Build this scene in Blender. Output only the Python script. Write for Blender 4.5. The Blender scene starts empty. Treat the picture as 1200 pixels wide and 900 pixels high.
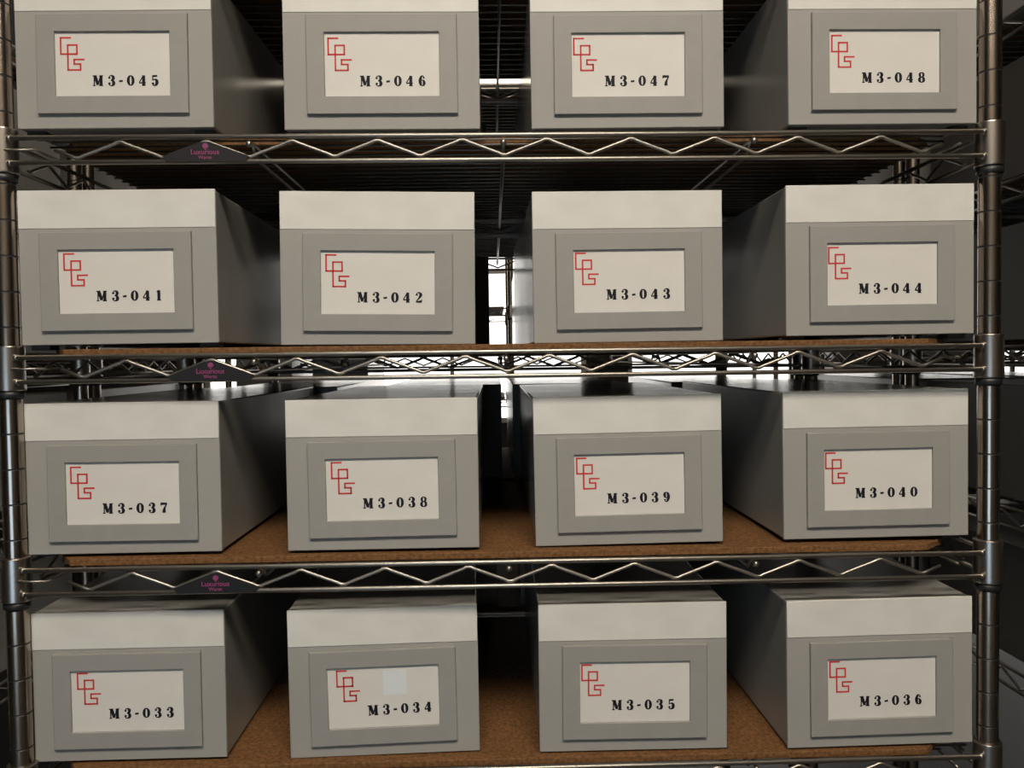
import bpy, bmesh, math, random
from mathutils import Vector, Matrix, Euler
random.seed(7)
SC = bpy.context.scene
COL = SC.collection
PI = math.pi

# ------------------------------------------------------------------ camera, exposure, lights
CAM_LOC = (-0.01662, -0.99316, 0.49614)
YAW, PITCH, ROLL, FPX = 0.0233, 0.030754, -0.013027, 972.49
cam = bpy.data.cameras.new('camera')
cam.sensor_fit = 'HORIZONTAL'; cam.sensor_width = 36.0
cam.lens = FPX / 1200 * 36.0
cam.clip_start = 0.02; cam.clip_end = 60
camo = bpy.data.objects.new('camera', cam); COL.objects.link(camo)
def axes():
    cy, sy = math.cos(YAW), math.sin(YAW)
    cp, sp = math.cos(PITCH), math.sin(PITCH)
    cr, sr = math.cos(ROLL), math.sin(ROLL)
    def back(X3, Z3, Y2):
        X = cr*X3 - sr*Z3; Z2 = sr*X3 + cr*Z3
        Y = cp*Y2 + sp*Z2; Z = -sp*Y2 + cp*Z2
        return Vector((cy*X + sy*Y, -sy*X + cy*Y, Z))
    return back(1,0,0), back(0,1,0), back(0,0,1)
r_, u_, f_ = axes()
M = Matrix((( r_.x, u_.x, -f_.x, CAM_LOC[0]), (r_.y, u_.y, -f_.y, CAM_LOC[1]), (r_.z, u_.z, -f_.z, CAM_LOC[2]), (0,0,0,1)))
camo.matrix_world = M
SC.camera = camo

SC.view_settings.view_transform = 'Standard'
SC.view_settings.look = 'None'
SC.view_settings.gamma = 1.0
SC.view_settings.use_curve_mapping = False
SC.view_settings.exposure = 0.0

w = bpy.data.worlds.new('world'); SC.world = w; w.use_nodes = True
w.node_tree.nodes['Background'].inputs[0].default_value = (0.75, 0.85, 1.0, 1)
w.node_tree.nodes['Background'].inputs[1].default_value = 0.3

AISLE_LAMP = 33.0      # ceiling light over the camera's aisle
FAR_LAMP = 4.0         # ceiling light over the far aisle
SKY_BACK = 2.4         # daylight in the far windows
SKY_FRONT = 3.0        # daylight in the window behind the camera

# ------------------------------------------------------------------ materials
def mat(name, color, rough=0.5, metal=0.0, spec=0.5, emit=None, es=0.0):
    m = bpy.data.materials.new(name); m.use_nodes = True
    b = m.node_tree.nodes['Principled BSDF']
    b.inputs['Base Color'].default_value = (*color, 1)
    b.inputs['Roughness'].default_value = rough
    b.inputs['Metallic'].default_value = metal
    b.inputs['Specular IOR Level'].default_value = spec
    if emit:
        b.inputs['Emission Color'].default_value = (*emit, 1)
        b.inputs['Emission Strength'].default_value = es
    return m
def noisy(m, c1, c2, scale=20, detail=4, bump=0.0, bscale=None, stretch=(1,1,1), rrange=None, lo=0.3, hi=0.7, bdist=0.001):
    nt = m.node_tree; b = nt.nodes['Principled BSDF']
    tc = nt.nodes.new('ShaderNodeTexCoord'); mp = nt.nodes.new('ShaderNodeMapping')
    mp.inputs['Scale'].default_value = stretch
    nt.links.new(tc.outputs['Object'], mp.inputs[0])
    n = nt.nodes.new('ShaderNodeTexNoise'); n.inputs['Scale'].default_value = scale; n.inputs['Detail'].default_value = detail
    nt.links.new(mp.outputs[0], n.inputs['Vector'])
    r = nt.nodes.new('ShaderNodeValToRGB')
    r.color_ramp.elements[0].position = lo; r.color_ramp.elements[1].position = hi
    r.color_ramp.elements[0].color = (*c1, 1); r.color_ramp.elements[1].color = (*c2, 1)
    nt.links.new(n.outputs['Fac'], r.inputs[0]); nt.links.new(r.outputs[0], b.inputs['Base Color'])
    if rrange:
        mr = nt.nodes.new('ShaderNodeMapRange'); mr.inputs['To Min'].default_value = rrange[0]; mr.inputs['To Max'].default_value = rrange[1]
        nt.links.new(n.outputs['Fac'], mr.inputs['Value']); nt.links.new(mr.outputs[0], b.inputs['Roughness'])
    if bump:
        n2 = nt.nodes.new('ShaderNodeTexNoise'); n2.inputs['Scale'].default_value = bscale or scale*4; n2.inputs['Detail'].default_value = 3
        nt.links.new(mp.outputs[0], n2.inputs['Vector'])
        bp = nt.nodes.new('ShaderNodeBump'); bp.inputs['Strength'].default_value = bump; bp.inputs['Distance'].default_value = bdist
        nt.links.new(n2.outputs['Fac'], bp.inputs['Height']); nt.links.new(bp.outputs[0], b.inputs['Normal'])
    return m

M_BOX = noisy(mat('grey_boxboard', (.3,.3,.3), .3, spec=.5), (.275,.264,.244), (.296,.284,.262), 9, 3, bump=.06, bscale=420, bdist=.0002, rrange=(.16,.24))
M_PANEL = noisy(mat('grey_panel_board', (.3,.3,.3), .6, spec=.3), (.275,.264,.244), (.296,.284,.262), 9, 3, bump=.06, bscale=420, bdist=.0002)
M_BAND = noisy(mat('pale_band_paper', (.5,.5,.5), .5, spec=.35), (.54,.525,.485), (.62,.605,.565), 14, 5, bump=.1, bscale=300, bdist=.0003, stretch=(1,1,1.6))
M_FRAME = noisy(mat('grey_holder_board', (.3,.3,.3), .55, spec=.3), (.255,.245,.227), (.271,.260,.241), 40, 3, bump=.08, bscale=500, bdist=.0002)
M_CARD = noisy(mat('white_card', (.6,.6,.6), .6, spec=.25), (.57,.545,.505), (.60,.575,.535), 25, 3)
M_RED = mat('red_print', (.50,.035,.03), .55, spec=.2)
M_INK = mat('black_print', (.008,.007,.012), .6, spec=.2)
M_STICK = mat('white_sticker', (.60,.63,.64), .45)
M_FOOT = mat('dark_foot', (.03,.028,.025), .6)
M_CHROME = mat('chrome_wire', (.33,.30,.26), .4, metal=1.0)
M_DECK = mat('chrome_deck_wire', (.12,.115,.105), .35, metal=1.0)
M_POST = noisy(mat('chrome_post', (.5,.46,.4), .22, metal=1.0), (.37,.31,.26), (.41,.35,.29), 25, 4, rrange=(.21,.24))
M_COLLAR = mat('collar_steel', (.42,.38,.34), .3, metal=1.0)
M_BLACK = mat('black_plastic', (.01,.01,.011), .45)
M_BADGE = mat('badge_plate', (.010,.009,.011), .6, spec=.3)
M_PURPLE = mat('badge_print', (.22,.035,.12), .5)
M_BOARD = noisy(mat('fibreboard', (.3,.16,.07), .75, spec=.2), (.095,.044,.016), (.20,.096,.036), 220, 6, bump=.6, bscale=500, lo=.35, hi=.65)
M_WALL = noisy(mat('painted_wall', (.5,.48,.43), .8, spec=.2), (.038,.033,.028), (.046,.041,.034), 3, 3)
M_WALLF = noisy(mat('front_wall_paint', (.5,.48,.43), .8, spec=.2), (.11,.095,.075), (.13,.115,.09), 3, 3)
M_CEIL = noisy(mat('ceiling_paint', (.5,.5,.5), .85, spec=.1), (.16,.15,.135), (.18,.17,.15), 3, 3)
M_FLOOR = noisy(mat('concrete_floor', (.3,.3,.3), .5, spec=.4), (.030,.028,.025), (.045,.042,.038), 4, 6, bump=.1)
M_WFRAME = mat('window_frame_paint', (.62,.60,.56), .5)
M_LAMPBODY = mat('lamp_housing', (.6,.6,.6), .5)
def glow(name, col, s): return mat(name, (.8,.8,.8), .4, emit=col, es=s)
M_LAMP1 = glow('aisle_lamp_diffuser', (1.0,.90,.76), AISLE_LAMP)
M_LAMP2 = glow('far_lamp_diffuser', (1.0,.86,.66), FAR_LAMP)
M_SKYB = glow('daylight_far_window', (1.0,.97,.92), SKY_BACK)
M_SKYF = glow('daylight_near_window', (.50,.75,1.0), SKY_FRONT)

# ------------------------------------------------------------------ helpers
def link(name, me, parent=None, loc=None, rot=None):
    o = bpy.data.objects.new(name, me); COL.objects.link(o)
    if parent: o.parent = parent
    if loc: o.location = loc
    if rot: o.rotation_euler = rot
    return o
def finish(name, bm, mats, smooth=False):
    me = bpy.data.meshes.new(name)
    bmesh.ops.recalc_face_normals(bm, faces=bm.faces)
    if smooth:
        for f in bm.faces: f.smooth = True
    bm.to_mesh(me); bm.free()
    for m in (mats if isinstance(mats, (list, tuple)) else [mats]): me.materials.append(m)
    return me
def bx(bm, x0, x1, y0, y1, z0, z1, mi=0, bev=0.0, seg=2):
    r = bmesh.ops.create_cube(bm, size=1.0)
    vs = r['verts']
    for v in vs: v.co = Vector(((x0+x1)/2 + v.co.x*(x1-x0), (y0+y1)/2 + v.co.y*(y1-y0), (z0+z1)/2 + v.co.z*(z1-z0)))
    if bev:
        es = list({e for v in vs for e in v.link_edges})
        q = bmesh.ops.bevel(bm, geom=es, offset=bev, segments=seg, affect='EDGES', profile=.5)
        for f in q['faces']: f.material_index = mi; f.smooth = True
    for v in vs:
        if v.is_valid:
            for f in v.link_faces: f.material_index = mi
def tube(bm, pts, r, n=8, mi=0, caps=True):
    pts = [Vector(p) for p in pts]; rings = []
    prev = None
    for i, p in enumerate(pts):
        if i == 0: t = pts[1]-p
        elif i == len(pts)-1: t = p-pts[i-1]
        else: t = (pts[i+1]-p).normalized() + (p-pts[i-1]).normalized()
        t.normalize()
        a = Vector((0,0,1)) if abs(t.z) < .9 else Vector((0,1,0))
        if prev is None: u = t.cross(a).normalized()
        else: u = (prev - t*prev.dot(t)).normalized()
        prev = u; v = t.cross(u)
        rings.append([bm.verts.new(p + r*(math.cos(2*PI*k/n)*u + math.sin(2*PI*k/n)*v)) for k in range(n)])
    for a, b in zip(rings, rings[1:]):
        for k in range(n):
            f = bm.faces.new((a[k], a[(k+1)%n], b[(k+1)%n], b[k])); f.smooth = True; f.material_index = mi
    if caps:
        for q in (rings[0], rings[-1]):
            f = bm.faces.new(q); f.material_index = mi
def lathe(bm, prof, cx=0, cy=0, n=28, mi=0):
    rings = [[bm.verts.new((cx+r*math.cos(2*PI*k/n), cy+r*math.sin(2*PI*k/n), z)) for k in range(n)] for r, z in prof]
    for a, b in zip(rings, rings[1:]):
        for k in range(n):
            f = bm.faces.new((a[k], a[(k+1)%n], b[(k+1)%n], b[k])); f.smooth = True; f.material_index = mi
    for q in (rings[0], rings[-1]): f = bm.faces.new(q); f.material_index = mi
def ball(bm, c, r, mi=0):
    q = bmesh.ops.create_uvsphere(bm, u_segments=10, v_segments=6, radius=r)
    for v in q['verts']:
        v.co += Vector(c)
        for f in v.link_faces: f.smooth = True; f.material_index = mi
def prism(bm, poly, axis_vec, mi=0):
    """extrude a planar polygon (list of 3D points) along axis_vec"""
    a = [bm.verts.new(p) for p in poly]; b = [bm.verts.new(Vector(p)+Vector(axis_vec)) for p in poly]
    n = len(a)
    for f in (bm.faces.new(a), bm.faces.new(b[::-1])): f.material_index = mi
    for k in range(n):
        f = bm.faces.new((a[k], b[k], b[(k+1)%n], a[(k+1)%n])); f.material_index = mi
def tag(o, label, cat, group=None):
    o['label'] = label; o['category'] = cat
    if group: o['group'] = group
    return o
def thing(name, label, cat, loc=(0,0,0), rot=(0,0,0), group=None):
    return tag(link(name, None, None, loc, rot), label, cat, group)
def struct(name, bm, m, parent=None):
    o = link(name, finish(name, bm, m), parent)
    if not parent: o['kind'] = 'structure'
    return o

# ------------------------------------------------------------------ the room
X0, X1, YF, YB, ZF, ZC = -3.6, 5.2, -2.6, 4.6, -.62, 2.15
b = bmesh.new(); bx(b, X0-.1, X1+.1, YF-.1, YB+.1, ZF-.1, ZF); struct('floor', b, M_FLOOR)
b = bmesh.new(); bx(b, X0-.1, X1+.1, YF-.1, YB+.1, ZC, ZC+.1); struct('ceiling', b, M_CEIL)
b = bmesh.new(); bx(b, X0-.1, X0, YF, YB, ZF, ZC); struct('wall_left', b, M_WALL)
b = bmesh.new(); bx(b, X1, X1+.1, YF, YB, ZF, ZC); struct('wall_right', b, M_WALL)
def wall_with_windows(name, y0, y1, wins, z0, z1):
    b = bmesh.new()
    bx(b, X0, X1, y0, y1, ZF, z0); bx(b, X0, X1, y0, y1, z1, ZC)
    x = X0
    for a, c in wins:
        bx(b, x, a, y0, y1, z0, z1); x = c
    bx(b, x, X1, y0, y1, z0, z1)
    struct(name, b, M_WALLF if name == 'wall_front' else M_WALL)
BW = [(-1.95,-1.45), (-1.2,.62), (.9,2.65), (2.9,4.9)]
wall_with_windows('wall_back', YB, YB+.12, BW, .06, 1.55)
FW = [(-1.2,.0)]
wall_with_windows('wall_front', YF-.12, YF, FW, -.5, .45)
def window(name, a, c, z0, z1, y, d, sky, mull, zbar=1.07):
    b = bmesh.new()
    t = .035
    bx(b, a, c, y, y+d, z0, z0+t, bev=.003); bx(b, a, c, y, y+d, z1-t, z1, bev=.003)
    bx(b, a, a+t, y, y+d, z0+t, z1-t, bev=.003); bx(b, c-t, c, y, y+d, z0+t, z1-t, bev=.003)
    for k in range(1, mull):
        xm = a + (c-a)*k/mull
        bx(b, xm-.014, xm+.014, y+.01, y+d-.01, z0+t, z1-t)
    bx(b, a+t, c-t, y+.01, y+d-.01, zbar, zbar+.025)
    o = struct(name, b, M_WFRAME)
    b = bmesh.new(); bx(b, a+t, c-t, y+d*.5, y+d*.5+.004, z0+t, z1-t)
    link('window_pane', finish('window_pane', b, sky), o)
    return o
for i, (a, c) in enumerate(BW):
    window('window_%d' % (i+1), a, c, .06, 1.55, YB+.03, .06, M_SKYB, 2)
window('window_5', FW[0][0], FW[0][1], -.5, .45, YF-.09, .06, M_SKYF, 2, .1)
b = bmesh.new(); bx(b, X0, X1, YB-.015, YB, ZF, ZF+.1); struct('baseboard_back', b, M_WFRAME)
b = bmesh.new(); bx(b, X0, X1, YF, YF+.015, ZF, ZF+.1); struct('baseboard_front', b, M_WFRAME)

def ceiling_light(loc, size, m, label):
    t = thing('ceiling_light', label, 'ceiling light', loc)
    sx, sy = size
    b = bmesh.new(); bx(b, -sx/2, sx/2, -sy/2, sy/2, -.05, 0, bev=.006)
    link('housing', finish('housing', b, M_LAMPBODY), t)
    b = bmesh.new(); bx(b, -sx/2+.02, sx/2-.02, -sy/2+.02, sy/2-.02, -.062, -.049, bev=.004)
    link('diffuser', finish('diffuser', b, m), t)
ceiling_light((.1, -1.6, ZC), (1.5, .6), M_LAMP1, 'long warm ceiling light above the aisle in front of the numbered boxes')
ceiling_light((.1, 3.82, ZC), (1.3, .32), M_LAMP2, 'warm ceiling light above the far aisle by the windows')

# ------------------------------------------------------------------ wire shelving
PX, DEP = .594, .60
PITCHZ = .2543
ZS = [-.00145, .25133, .50458, .76157, 1.0157]     # centre of the upper front rail of each shelf
ZT = .029                                          # upper to lower rail
ZV0, ZSTEP = -.5005, .1004                         # first valley, truss period
def zig(xa, xb, n, zt, zb):
    """rounded zigzag from valley to valley; returns (s, z) pairs"""
    pts = []
    step = (xb-xa)/(2*n)
    for k in range(2*n+1):
        s = xa + step*k; low = k % 2 == 0
        z = zb if low else zt
        d = .13; zz = zb+(zt-zb)*d if low else zt-(zt-zb)*d
        pts += [(s-step*d*1.1, zz), (s-step*.05, z), (s+step*.05, z), (s+step*d*1.1, zz)]
    return pts
def shelf_meshes():
    R = {}
    # front and back rail pairs
    b = bmesh.new()
    for y, sg in ((0, 1), (DEP, -1)):
        for z in (0, -ZT):
            tube(b, [(-.584, y+sg*.006, z), (-.576, y, z), (.576, y, z), (.584, y+sg*.006, z)], .0030, 10)
            for s in (-1, 1): ball(b, (s*.5785, y+sg*.001, z), .0042)
    for s in (-1, 1):
        for z in (0, -ZT):
            tube(b, [(s*.594, .020, z), (s*.594, DEP-.020, z)], .0027, 10)
    R['rail_frame'] = finish('rail_frame', b, M_CHROME)
    b = bmesh.new()
    zt, zb = -.0055, -.0235
    P = zig(-.5005, .5034, 10, zt, zb)
    P = [(-.5262, zb+.009)] + P[1:-1] + [(.5275, zb+.0085)]
    tube(b, [(s, 0, z) for s, z in P], .0022, 8)
    R['zigzag_wire'] = finish('zigzag_wire', b, M_CHROME)
    b = bmesh.new()
    P = zig(.07, .53, 5, zt, zb)[1:-1]
    tube(b, [(0, q, z) for q, z in P], .0020, 8)
    R['side_zigzag_wire'] = finish('side_zigzag_wire', b, M_CHROME)
    b = bmesh.new()
    n = 23
    for k in range(n):
        y = .022 + (DEP-.057)*k/(n-1)
        tube(b, [(-.555 if 0 < k < n-1 else -.54, y, .0005), (.555 if 0 < k < n-1 else .54, y, .0005)], .0013, 6)
    R['wire_deck'] = finish('wire_deck', b, M_DECK)
    b = bmesh.new()
    tube(b, [(0, .004, -.0105), (0, .012, -.0045), (0, DEP-.012, -.0045), (0, DEP-.004, -.0105)], .0016, 8)
    tube(b, [(0, .014, -.0055), (0, .035, -.020), (0, DEP-.035, -.020), (0, DEP-.014, -.0055)], .0022, 8)
    ball(b, (0, .001, -.0085), .0040); ball(b, (0, DEP-.001, -.0085), .0040)
    R['cross_support'] = finish('cross_support', b, M_CHROME)
    b = bmesh.new()
    tube(b, [(-.044, .001, -.0135), (-.044, .06, -.0135), (0, .06, -.0135)], .0016, 6)
    R['corner_stay'] = finish('corner_stay', b, M_CHROME)
    b = bmesh.new()
    lathe(b, [(.0156,.0138), (.0162,.0138), (.0166,.0133), (.0166,.0122), (.0171,-.0375), (.0171,-.0387), (.0167,-.0393), (.0155,-.0393)], n=40)
    R['collar'] = finish('collar', b, M_COLLAR)
    b = bmesh.new()
    lathe(b, [(.0140,-.0396), (.0152,-.0400), (.0152,-.0475), (.0140,-.0485)])
    R['sleeve'] = finish('sleeve', b, M_BLACK)
    return R
SM = shelf_meshes()
def post_mesh(zlo, zhi, phase):
    b = bmesh.new(); prof = [(.0100, zlo+.02), (.0127, zlo+.021)]
    z = phase
    while z < zlo+.03: z += .04225
    while z < zhi-.01:
        prof += [(.0127, z-.0040), (.0127, z-.0011), (.0123, z-.0005), (.0123, z+.0005), (.0127, z+.0011), (.0127, z+.0040)]; z += .04225
    prof += [(.0127, zhi-.001), (.0115, zhi)]
    lathe(b, prof, n=32)
    rad = lambda v: (v.co.x**2+v.co.y**2)**.5
    for f in b.faces:
        if len(f.verts) == 4 and zlo+.03 < f.calc_center_median().z < zhi-.003 and any(rad(v) < .01245 for v in f.verts):
            f.material_index = 1; f.smooth = False
    for e in b.edges:
        if {f.material_index for f in e.link_faces} == {0, 1}: e.smooth = False
    return finish('post', b, [M_POST, M_BLACK])
def cap_mesh():
    b = bmesh.new(); lathe(b, [(.0115,0), (.0135,.001), (.0135,.008), (.010,.012)]); return finish('post_cap', b, M_BLACK)
def foot_mesh():
    b = bmesh.new(); lathe(b, [(.019,0), (.019,.006), (.008,.010), (.006,.024)]); return finish('levelling_foot', b, M_BLACK)
POST, CAP, LEV = post_mesh(ZF, 1.10, .0350-.00145), cap_mesh(), foot_mesh()

def text_mesh(s, size, bold=0.0):
    cu = bpy.data.curves.new('t', 'FONT'); cu.body = s; cu.size = size; cu.align_x = 'CENTER'; cu.offset = bold; cu.resolution_u = 3
    o = bpy.data.objects.new('t', cu); COL.objects.link(o)
    dg = bpy.context.evaluated_depsgraph_get(); dg.update()
    me = bpy.data.meshes.new_from_object(o.evaluated_get(dg))
    COL.objects.unlink(o); bpy.data.objects.remove(o); return me
def badge_mesh():
    b = bmesh.new()
    xa, xb, xm = -.3998, -.2990, -.3500
    top = -.0072
    poly = [(xa+.002, -ZT+.0032), (xa, -ZT+.0052), (xm-.006, top), (xm+.006, top), (xb, -ZT+.0052), (xb-.002, -ZT+.0032), (xb-.004, -ZT-.001), (xa+.004, -ZT-.001)]
    prism(b, [(x, -.0046, z) for x, z in poly], (0, .0016, 0), 0)
    # ornament: small leaf-crowned drop
    cx, cz = xm+.0005, -.0118
    def disc(cx, cz, rx, rz, n=18):
        prism(b, [(cx+rx*math.cos(2*PI*k/n), -.0048, cz+rz*math.sin(2*PI*k/n)) for k in range(n)], (0, .0002, 0), 1)
    disc(cx, cz, .0034, .0032)
    prism(b, [(cx-.0022,-.0048,cz-.0022), (cx+.0022,-.0048,cz-.0022), (cx,-.0048,cz-.0052)], (0,.0002,0), 1)
    for s, size, z in (('Luxurious', .0083, -.0215), ('Wares', .0058, -.0270)):
        me = text_mesh(s, size, .00012)
        me.transform(Matrix.Translation((xm, -.00485, z)) @ Matrix.Rotation(PI/2, 4, 'X'))
        n0 = len(b.faces); b.from_mesh(me); b.faces.ensure_lookup_table()
        for f in b.faces[n0:]: f.material_index = 1
    me = bpy.data.meshes.new('brand_badge'); b.normal_update(); b.to_mesh(me); b.free()
    me.materials.append(M_BADGE); me.materials.append(M_PURPLE); return me
BADGE = badge_mesh()

def rack(label, ox, oy, levels, badges=(), oz=0):
    t = thing('wire_shelving_unit', label, 'shelving unit', (ox, oy, 0), group=None)
    for s in (-1, 1):
        for y in (.014, DEP-.014):
            p = link('post', POST, t, (s*PX, y, 0))
            link('levelling_foot', LEV, p, (0, 0, ZF)); link('post_cap', CAP, p, (0, 0, 1.0995))
    for i, z in enumerate(levels):
        sh = link('wire_shelf', SM['rail_frame'], t, (0, 0, z))
        link('wire_deck', SM['wire_deck'], sh)
        for y in (.0005, DEP-.0005): link('zigzag_wire', SM['zigzag_wire'], sh, (0, y, 0))
        for x in (-.594, .594): link('side_zigzag_wire', SM['side_zigzag_wire'], sh, (x, 0, 0))
        for x in (-.3, 0, .3): link('cross_support', SM['cross_support'], sh, (x, 0, 0))
        link('corner_stay', SM['corner_stay'], sh, (.594, 0, 0)); link('corner_stay', SM['corner_stay'], sh, (-.594, .06, 0), (0, 0, PI)).location = (-.594, .061, 0)
        for s in (-1, 1):
            for y in (.014, DEP-.014):
                link('collar', SM['collar'], sh, (s*PX, y, 0)); link('sleeve', SM['sleeve'], sh, (s*PX, y, 0))
        if i in badges: link('brand_badge', BADGE, sh)
    return t
rack('chrome wire shelving unit in front, carrying the boxes with white numbered labels', 0, 0, ZS, badges=(0,1,2,3))
rack('wire shelving unit standing directly behind the front unit', 0, .622, ZS)
rack('neighbouring wire shelving unit beyond the right chrome post', 1.385, 0, ZS)
rack('neighbouring wire shelving unit past the left chrome post', -1.385, 0, ZS)
rack('wire shelving unit of the rear row, behind and left of the front unit', -1.385, .622, ZS)
rack('wire shelving unit of the rear row, behind and right of the front unit', 1.385, .622, ZS)
rack('far wire shelving unit before the windows, seen through the middle gap', .064-PX, 2.5, [-.06, .322, .707, 1.05])
rack('far wire shelving unit before the windows, on the right side', 1.98, 2.5, [-.06, .322, .707, 1.05])

# ------------------------------------------------------------------ fibreboards
def board_mesh(xl=-.5276, xr=.516, y0=.009, y1=.569, th=.0082):
    b = bmesh.new()
    poly = [(xl, y0), (xr, y0), (xr+(.036 if xr<.55 else .001), y0+.034), (xr+(.036 if xr<.55 else .001), y1-.034), (xr, y1), (xl, y1), (xl-(.026 if xl>-.55 else .001), y1-.034), (xl-(.026 if xl>-.55 else .001), y0+.034)]
    prism(b, [(x, y, 0) for x, y in poly], (0, 0, th))
    es = [e for e in b.edges if abs(e.verts[0].co.z-e.verts[1].co.z) < 1e-6]
    bmesh.ops.bevel(b, geom=es, offset=.0008, segments=1, affect='EDGES')
    return finish('fibreboard_panel', b, M_BOARD)
BOARD = board_mesh(); LONGBOARD = board_mesh(-.565, .565, .03)
DROP = [-.0025, 0, -.0008, 0, 0]
def board(label, ox, oy, z, grp, me=None):
    o = link('fibreboard_panel', me or BOARD, None, (ox, oy, z+.0018)); tag(o, label, 'shelf board', grp)
rowtxt = ['M3-033 to M3-036', 'M3-037 to M3-040', 'M3-041 to M3-044', 'M3-045 to M3-048']
for i in range(5):
    z = ZS[i]+DROP[i]
    if i < 4: board('brown fibreboard panel on the wire shelf under boxes %s' % rowtxt[i], 0, .038 if i == 3 else 0, z, 'fibreboard shelf panels')
    else: board('brown fibreboard panel on the topmost wire shelf, above box M3-047', 0, 0, z, 'fibreboard shelf panels')
lv = ['bottom visible', 'second visible', 'third visible', 'fourth visible', 'topmost']
for nm, ox, oy in (('unit directly behind the front one', 0, .622), ('neighbouring unit to the right', 1.385, 0), ('neighbouring unit to the left', -1.385, 0), ('rear row unit on the left', -1.385, .622), ('rear row unit on the right', 1.385, .622)):
    for i in range(5):
        board('brown fibreboard panel on the %s shelf of the %s' % (lv[i], nm), ox, oy, ZS[i]+DROP[i], 'fibreboard shelf panels')
for nm, ox in (('far unit seen through the middle gap', .064-PX), ('far unit on the right', 1.98)):
    for i, z in enumerate([-.06, .322, .707, 1.05]):
        board('brown fibreboard panel on the %s shelf of the %s' % (['lowest', 'second', 'third', 'top'][i], nm), ox, 2.5, z, 'fibreboard shelf panels', LONGBOARD)

# ------------------------------------------------------------------ archive boxes
W, H, L, BAND = .23355, .18394, .54, .0454
def body_mesh(m):
    b = bmesh.new(); bx(b, -W/2+.0006, W/2-.0006, .0038, L, 0.0003, H-.0005, bev=.0022, seg=3)
    return finish('box_body', b, m)
def panel_mesh():
    b = bmesh.new(); bx(b, -W/2, W/2, .0, .0034, 0, H, bev=.0009, seg=2)
    return finish('front_panel', b, M_PANEL)
def band_mesh():
    b = bmesh.new(); bx(b, -W/2+.0004, W/2-.0004, -.0007, .0031, H-BAND, H+.0002, bev=.0006, seg=2)
    return finish('front_band', b, M_BAND)
FW_, FH_, WW_, WH_ = .1788, .1174, .1363, .0756
def holder_mesh():
    b = bmesh.new(); t = .0042
    def loop(w, h, y, dz=0): return [b.verts.new((x, y, z+dz)) for x, z in ((-w/2,-h/2), (w/2,-h/2), (w/2,h/2), (-w/2,h/2))]
    e = .0006
    L0 = loop(FW_, FH_, 0); L1 = loop(FW_, FH_, -t+e); L2 = loop(FW_-2*e, FH_-2*e, -t)
    L3 = loop(WW_+2*e, WH_+2*e, -t, -.0002); L4 = loop(WW_, WH_, -t+e, -.0002); L5 = loop(WW_, WH_, 0, -.0002)
    LL = [L0, L1, L2, L3, L4, L5, L0]
    for p, q in zip(LL, LL[1:]):
        for k in range(4): b.faces.new((p[k], p[(k+1)%4], q[(k+1)%4], q[k]))
    return finish('label_holder', b, M_FRAME)
def card_mesh():
    b = bmesh.new(); bx(b, -WW_/2-.0002, WW_/2+.0002, -.0012, -.0001, -WH_/2-.0004, WH_/2)
    return finish('label_card', b, M_CARD)
U = .0765/453
def ribbon(b, pts, ws, y=-.0014, th=.0002):
    n = len(pts); A = []; B = []
    for i in range(n):
        p = Vector(pts[i]).to_2d() if False else Vector((pts[i][0], pts[i][1]))
        q0 = Vector(pts[max(i-1,0)][:2]); q1 = Vector(pts[min(i+1,n-1)][:2])
        t = (q1-q0).normalized(); nn = Vector((-t.y, t.x))
        A.append(p+nn*ws[i]/2); B.append(p-nn*ws[i]/2)
    vf = [[b.verts.new((q.x, y, q.y)) for q in R] for R in (A, B)]
    vb = [[b.verts.new((q.x, y+th, q.y)) for q in R] for R in (A, B)]
    for i in range(n-1):
        b.faces.new((vf[0][i], vf[0][i+1], vf[1][i+1], vf[1][i]))
        b.faces.new((vf[0][i], vb[0][i], vb[0][i+1], vf[0][i+1]))
        b.faces.new((vf[1][i], vf[1][i+1], vb[1][i+1], vb[1][i]))
    for i in (0, n-1):
        b.faces.new((vf[0][i], vf[1][i], vb[1][i], vb[0][i]))
def spline(P, Wd, sub=5):
    out = []; ow = []
    n = len(P)
    for i in range(n-1):
        p0, p1, p2, p3 = P[max(i-1,0)], P[i], P[i+1], P[min(i+2,n-1)]
        w0, w1, w2, w3 = Wd[max(i-1,0)], Wd[i], Wd[i+1], Wd[min(i+2,n-1)]
        for k in range(sub):
            t = k/sub
            f = lambda a,b_,c,d: .5*((2*b_)+(-a+c)*t+(2*a-5*b_+4*c-d)*t*t+(-a+3*b_-3*c+d)*t*t*t)
            out.append((f(p0[0],p1[0],p2[0],p3[0]), f(p0[1],p1[1],p2[1],p3[1]))); ow.append(max(.02, f(w0,w1,w2,w3)))
    out.append(P[-1]); ow.append(Wd[-1]); return out, ow
def disc2(b, cx, cz, rx, rz, y=-.0014, th=.0002, n=14):
    prism(b, [(cx+rx*math.cos(2*PI*k/n), y, cz+rz*math.sin(2*PI*k/n)) for k in range(n)], (0, th, 0))
SIX = [('s', [(.54,.86),(.42,.97),(.26,.88),(.15,.5),(.22,.14),(.34,.02)], [.04,.06,.16,.25,.18,.05]),
       ('s', [(.34,.02),(.50,.10),(.55,.29),(.50,.48),(.36,.57),(.26,.5)], [.05,.16,.22,.16,.05,.03]), ('d', .52,.79,.09,.09)]
def ring(cx, cz, rx, rz, wmin, wmax, flip=False):
    P = []; Wd = []
    for k in range(25):
        a = 2*PI*k/24; P.append((cx+rx*math.cos(a), cz+rz*math.sin(a)))
        Wd.append(wmin+(wmax-wmin)*abs(math.cos(a))**1.3)
    return ('r', P, Wd)
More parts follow.
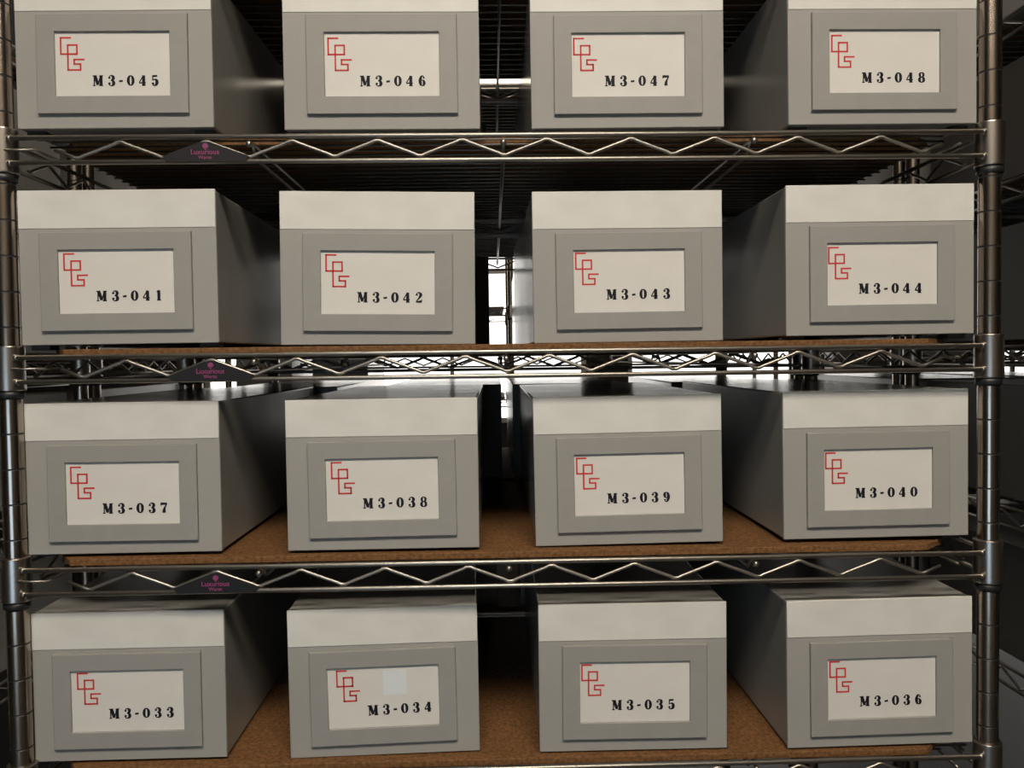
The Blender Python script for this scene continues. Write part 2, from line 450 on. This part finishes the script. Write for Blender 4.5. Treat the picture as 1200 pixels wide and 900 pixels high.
GL = {
 'M': [('l',[(.14,0),(.14,1)],[.07,.07]), ('l',[(.0,.03),(.27,.03)],[.06,.06]), ('l',[(-.02,.97),(.3,.97)],[.06,.06]),
       ('l',[(.2,1),(.5,.1)],[.27,.22]), ('l',[(.5,.08),(.76,.98)],[.05,.07]), ('l',[(.80,0),(.80,1)],[.24,.24]),
       ('l',[(.6,.03),(1.0,.03)],[.06,.06]), ('l',[(.7,.97),(1.0,.97)],[.06,.06])],
 '3': [('s',[(.1,.80),(.2,.95),(.36,.98),(.49,.9),(.53,.75),(.46,.6),(.28,.53)],[.05,.05,.09,.19,.24,.17,.04]),
       ('s',[(.28,.53),(.47,.47),(.55,.28),(.50,.1),(.34,.02),(.17,.05),(.08,.2)],[.04,.17,.26,.2,.08,.05,.08]),
       ('d',.14,.77,.12,.10), ('d',.14,.23,.12,.11)],
 '-': [('l',[(.02,.43),(.38,.47)],[.13,.15])],
 '0': [ring(.34,.5,.235,.46,.06,.23)],
 '1': [('l',[(.32,0),(.32,1)],[.23,.23]), ('l',[(.12,.03),(.52,.03)],[.06,.06]), ('l',[(.12,.84),(.3,.97)],[.06,.08])],
 '2': [('s',[(.10,.80),(.2,.95),(.36,.98),(.50,.88),(.53,.72),(.38,.46),(.10,.14)],[.05,.05,.09,.2,.24,.14,.05]),
       ('d',.14,.77,.12,.10), ('l',[(.05,.07),(.6,.10)],[.10,.20]), ('l',[(.61,.06),(.63,.32)],[.06,.04])],
 '4': [('l',[(.44,1),(.03,.32)],[.06,.06]), ('l',[(0,.27),(.66,.27)],[.08,.08]), ('l',[(.45,.98),(.45,0)],[.24,.24]), ('l',[(.28,.03),(.64,.03)],[.06,.06])],
 '5': [('l',[(.12,.91),(.58,.94)],[.16,.12]), ('l',[(.13,.96),(.13,.5)],[.06,.06]),
       ('s',[(.12,.52),(.30,.60),(.49,.52),(.54,.3),(.46,.1),(.28,.02),(.12,.07)],[.04,.08,.2,.26,.19,.07,.05]), ('d',.15,.2,.12,.11)],
 '6': SIX,
 '7': [('l',[(.02,.9),(.64,.9)],[.2,.16]), ('l',[(.04,.97),(.03,.70)],[.06,.04]), ('s',[(.62,.88),(.45,.58),(.35,.28),(.34,0)],[.05,.12,.22,.26])],
 '8': [ring(.34,.75,.19,.225,.05,.18), ring(.34,.27,.225,.25,.05,.22)],
 '9': [(k, [(.68-x, 1-z) for x, z in P], Wd) if k != 'd' else None for k, P, Wd in [(s[0], s[1], s[2]) for s in SIX if s[0] != 'd']] + [('d', .16,.21,.09,.09)],
}
CENT = [32, 127, 193, 262, 345, 432]; CW = {'M': 1.0, '-': .4, '1': .64}
def number_mesh(s):
    b = bmesh.new(); h = .01216
    for ch, c in zip(s, CENT):
        x0 = c*U - CW.get(ch, .68)*h/2
        for g in GL[ch]:
            if g[0] == 'd': disc2(b, x0+g[1]*h, (g[2]-.5)*h, g[3]*h, g[4]*h); continue
            P, Wd = g[1], g[2]
            if g[0] == 's': P, Wd = spline(P, Wd)
            ribbon(b, [(x0+p[0]*h, (p[1]-.5)*h) for p in P], [(v*1.1+.035)*h for v in Wd])
    return finish('printed_number', b, M_INK)
def logo_mesh():
    b = bmesh.new(); t = .0019
    def pl(P):
        Q = [((x-408-.03*(x-260))*U, (438-y+.03*(y-250))*U) for x, y in P]
        for (xa, za), (xb, zb) in zip(Q, Q[1:]):
            x0, x1 = sorted((xa, xb)); z0, z1 = sorted((za, zb))
            bx(b, x0-t/2, x1+t/2, -.0014, -.0012, z0-t/2, z1+t/2)
    pl([(252,135),(182,135),(182,252),(298,252),(298,187),(232,187),(232,366),(322,366),(322,324),(277,324),(277,291),(346,291)])
    return finish('red_logo', b, M_RED)
BODY, BANDM, HOLD, CARD, LOGO = body_mesh(M_BOX), band_mesh(), holder_mesh(), card_mesh(), logo_mesh()
SHADEBODY = body_mesh(noisy(mat('shade_darkened_boxboard', (.05,.05,.05), .4, spec=.3), (.045,.04,.037), (.055,.05,.045), 9, 3))  # grey board darkened in its colour to stand for shade beyond the right post
PANEL = panel_mesh()
FOOTM = bmesh.new(); bx(FOOTM, -.011, .011, -.011, .011, -1, 0); FOOTM = finish('foot_pad', FOOTM, M_FOOT)

D={
'045':(-0.4623,0.0176,-0.0155,-0.0010,0.0055, -0.0005,0.0752,-0.0072, -0.0005,0.0750, -0.0243,0.0558),
'046':(-0.1440,0.0125,0.0042,0.0001,0.0003, 0.0009,0.0763,0.0014, 0.0003,0.0770, -0.0250,0.0569),
'047':(0.1512,0.0144,-0.0012,0.0034,0.0011, 0.0006,0.0744,-0.0028, 0.0004,0.0748, -0.0268,0.0557),
'048':(0.4644,0.0187,0.0088,0.0044,0.0048, 0.0009,0.0750,-0.0036, 0.0016,0.0758, -0.0257,0.0558),
'041':(-0.4622,0.0151,0.0055,0.0031,0.0049, -0.0016,0.0750,-0.0020, -0.0020,0.0740, -0.0256,0.0577),
'042':(-0.1536,0.0155,0.0308,-0.0079,-0.0002, 0.0000,0.0747,-0.0087, 0.0003,0.0745, -0.0242,0.0570),
'043':(0.1512,0.0219,0.0150,0.0033,-0.0004, 0.0008,0.0748,0.0057, 0.0010,0.0744, -0.0264,0.0584),
'044':(0.4618,0.0200,-0.0035,0.0024,0.0048, 0.0014,0.0750,0.0021, 0.0009,0.0746, -0.0264,0.0569),
'037':(-0.4662,0.0214,0.0004,0.0019,0.0039, 0.0001,0.0742,-0.0061, -0.0000,0.0725, -0.0244,0.0560),
'038':(-0.1522,0.0182,-0.0028,0.0012,0.0037, -0.0002,0.0746,0.0116, 0.0001,0.0748, -0.0235,0.0578),
'039':(0.1508,0.0268,-0.0012,0.0098,0.0027, 0.0007,0.0753,0.0002, 0.0007,0.0746, -0.0263,0.0585),
'040':(0.4600,0.0263,0.0028,0.0056,0.0054, 0.0017,0.0739,0.0023, 0.0018,0.0742, -0.0260,0.0573),
'033':(-0.4669,0.0237,0.0038,0.0005,0.0005, -0.0013,0.0749,-0.0005, -0.0011,0.0745, -0.0240,0.0596),
'034':(-0.1554,0.0253,0.0264,0.0062,-0.0018, -0.0006,0.0742,0.0117, -0.0008,0.0747, -0.0196,0.0594),
'035':(0.1523,0.0196,-0.0039,-0.0000,-0.0007, 0.0017,0.0747,-0.0070, 0.0021,0.0740, -0.0259,0.0589),
'036':(0.4598,0.0147,0.0097,0.0058,0.0002, 0.0009,0.0739,0.0037, 0.0008,0.0734, -0.0257,0.0582),
}
TXR = {'034': .020, '035': .0, '033': .002, '038': .004, '037': .0}
for n, (x, y, ya, ro, dz, fx, fz, fr, wx, wz, tx, tz) in D.items():
    i = (int(n)-33)//4
    if i < 2: tz -= .0012 if i == 0 else .0007
    if n == '034': tz -= .0012
    gap = max(dz-DROP[i], .0006, abs(ro)*.115+.0002)
    zb = ZS[i]+DROP[i]+.010+gap
    extra = ' and a white sticker' if n == '034' else ''
    t = thing('archive_box', ('grey archive box numbered M3-%s with a small white sticker above the number' if extra else 'grey archive box with a red logo and number M3-%s on its card') % n, 'storage box', (x, y, zb), (0, -ro, ya), 'numbered archive boxes on the front unit')
    link('box_body', BODY, t); link('front_panel', PANEL, t); link('front_band', BANDM, t)
    hd = link('label_holder', HOLD, t, (fx, -.0002, fz), (0, -fr*.6, 0))
    link('label_card', CARD, hd, (0, 0, -.0001))
    link('red_logo', LOGO, hd, (tx-fx, 0, tz-fz)); link('printed_number', number_mesh('M3-'+n), hd, (tx-fx, 0, tz-fz), (0, -TXR.get(n, 0), 0))
    if n == '034':
        b = bmesh.new(); bx(b, .0188, .0475, -.0014, -.0012, .0185, .0485)
        link('blank_sticker', finish('blank_sticker', b, M_STICK), hd, (tx-fx, 0, tz-fz))
    for sx in (-1, 1):
        for yy in (.022, L-.022):
            f = link('foot_pad', FOOTM, t, (sx*(W/2-.016), yy, .0004)); f.scale = (1, 1, gap+.0004)

def plain_box(label, x, y, z, grp, ya=0, band=False, body=None):
    t = thing('archive_box', label, 'storage box', (x, y, z), (0, 0, ya), grp)
    link('box_body', body or BODY, t)
    if not body: link('front_panel', PANEL, t)
    if band: link('front_band', BANDM, t)
BX = {0: [-.45,-.13,.15,.46], 1: [-.44,-.1165,.139,.455], 2: [-.45,-.138,.150,.46], 3: [-.45,-.14,.15,.46]}
for i in range(4):
    for k in range(4):
        n = 33+4*i+k
        plain_box('dark unlabelled archive box in the rear unit, behind box M3-0%d' % n, BX[i][k], .645+.004*((n*7)%5)/4, ZS[i]+DROP[i]+.0102, 'plain boxes in the rear unit', .006*math.sin(n*2.3))
        if k == 0: plain_box('shade-darkened grey archive box in the right neighbouring unit, level with M3-0%d' % (36+4*i), 1.385-.46+.004*math.sin(n), .02, ZS[i]+DROP[i]+.0102, 'boxes in the right neighbouring unit', .0, False, SHADEBODY)
        if k == 3: plain_box('dark archive box in the left neighbouring unit, level with M3-0%d' % (33+4*i), -1.385+.465, .02, ZS[i]+DROP[i]+.0102, 'boxes in the left neighbouring unit', .0, True)
plain_box('grey archive box on the topmost shelf of the right neighbouring unit', 1.385-.455, .02, ZS[4]+.0102, 'boxes in the right neighbouring unit', 0, True)
for i in range(4):
    for sd, xs in (('left', (-1.84, -1.53, -1.23, -.93)), ('right', (.93, 1.23, 1.53))):
        for k, x in enumerate(xs):
            plain_box('dark archive box, rear row %s unit, %s shelf, %s from its left end' % (sd, ['lowest', 'second', 'third', 'fourth'][i], ['first', 'second', 'third', 'fourth'][k]), x, .646, ZS[i]+DROP[i]+.0102, 'boxes of the rear row', .0)
for lab, x in (('leftmost box on the far unit before the windows', -.98), ('second box on the far unit before the windows', -.66),
               ('left box on the far right unit before the windows', 1.56), ('right box on the far right unit before the windows', 1.95)):
    plain_box('dark grey archive box, '+lab, x, 2.53, .322+.0102, 'boxes on the far units', .0)
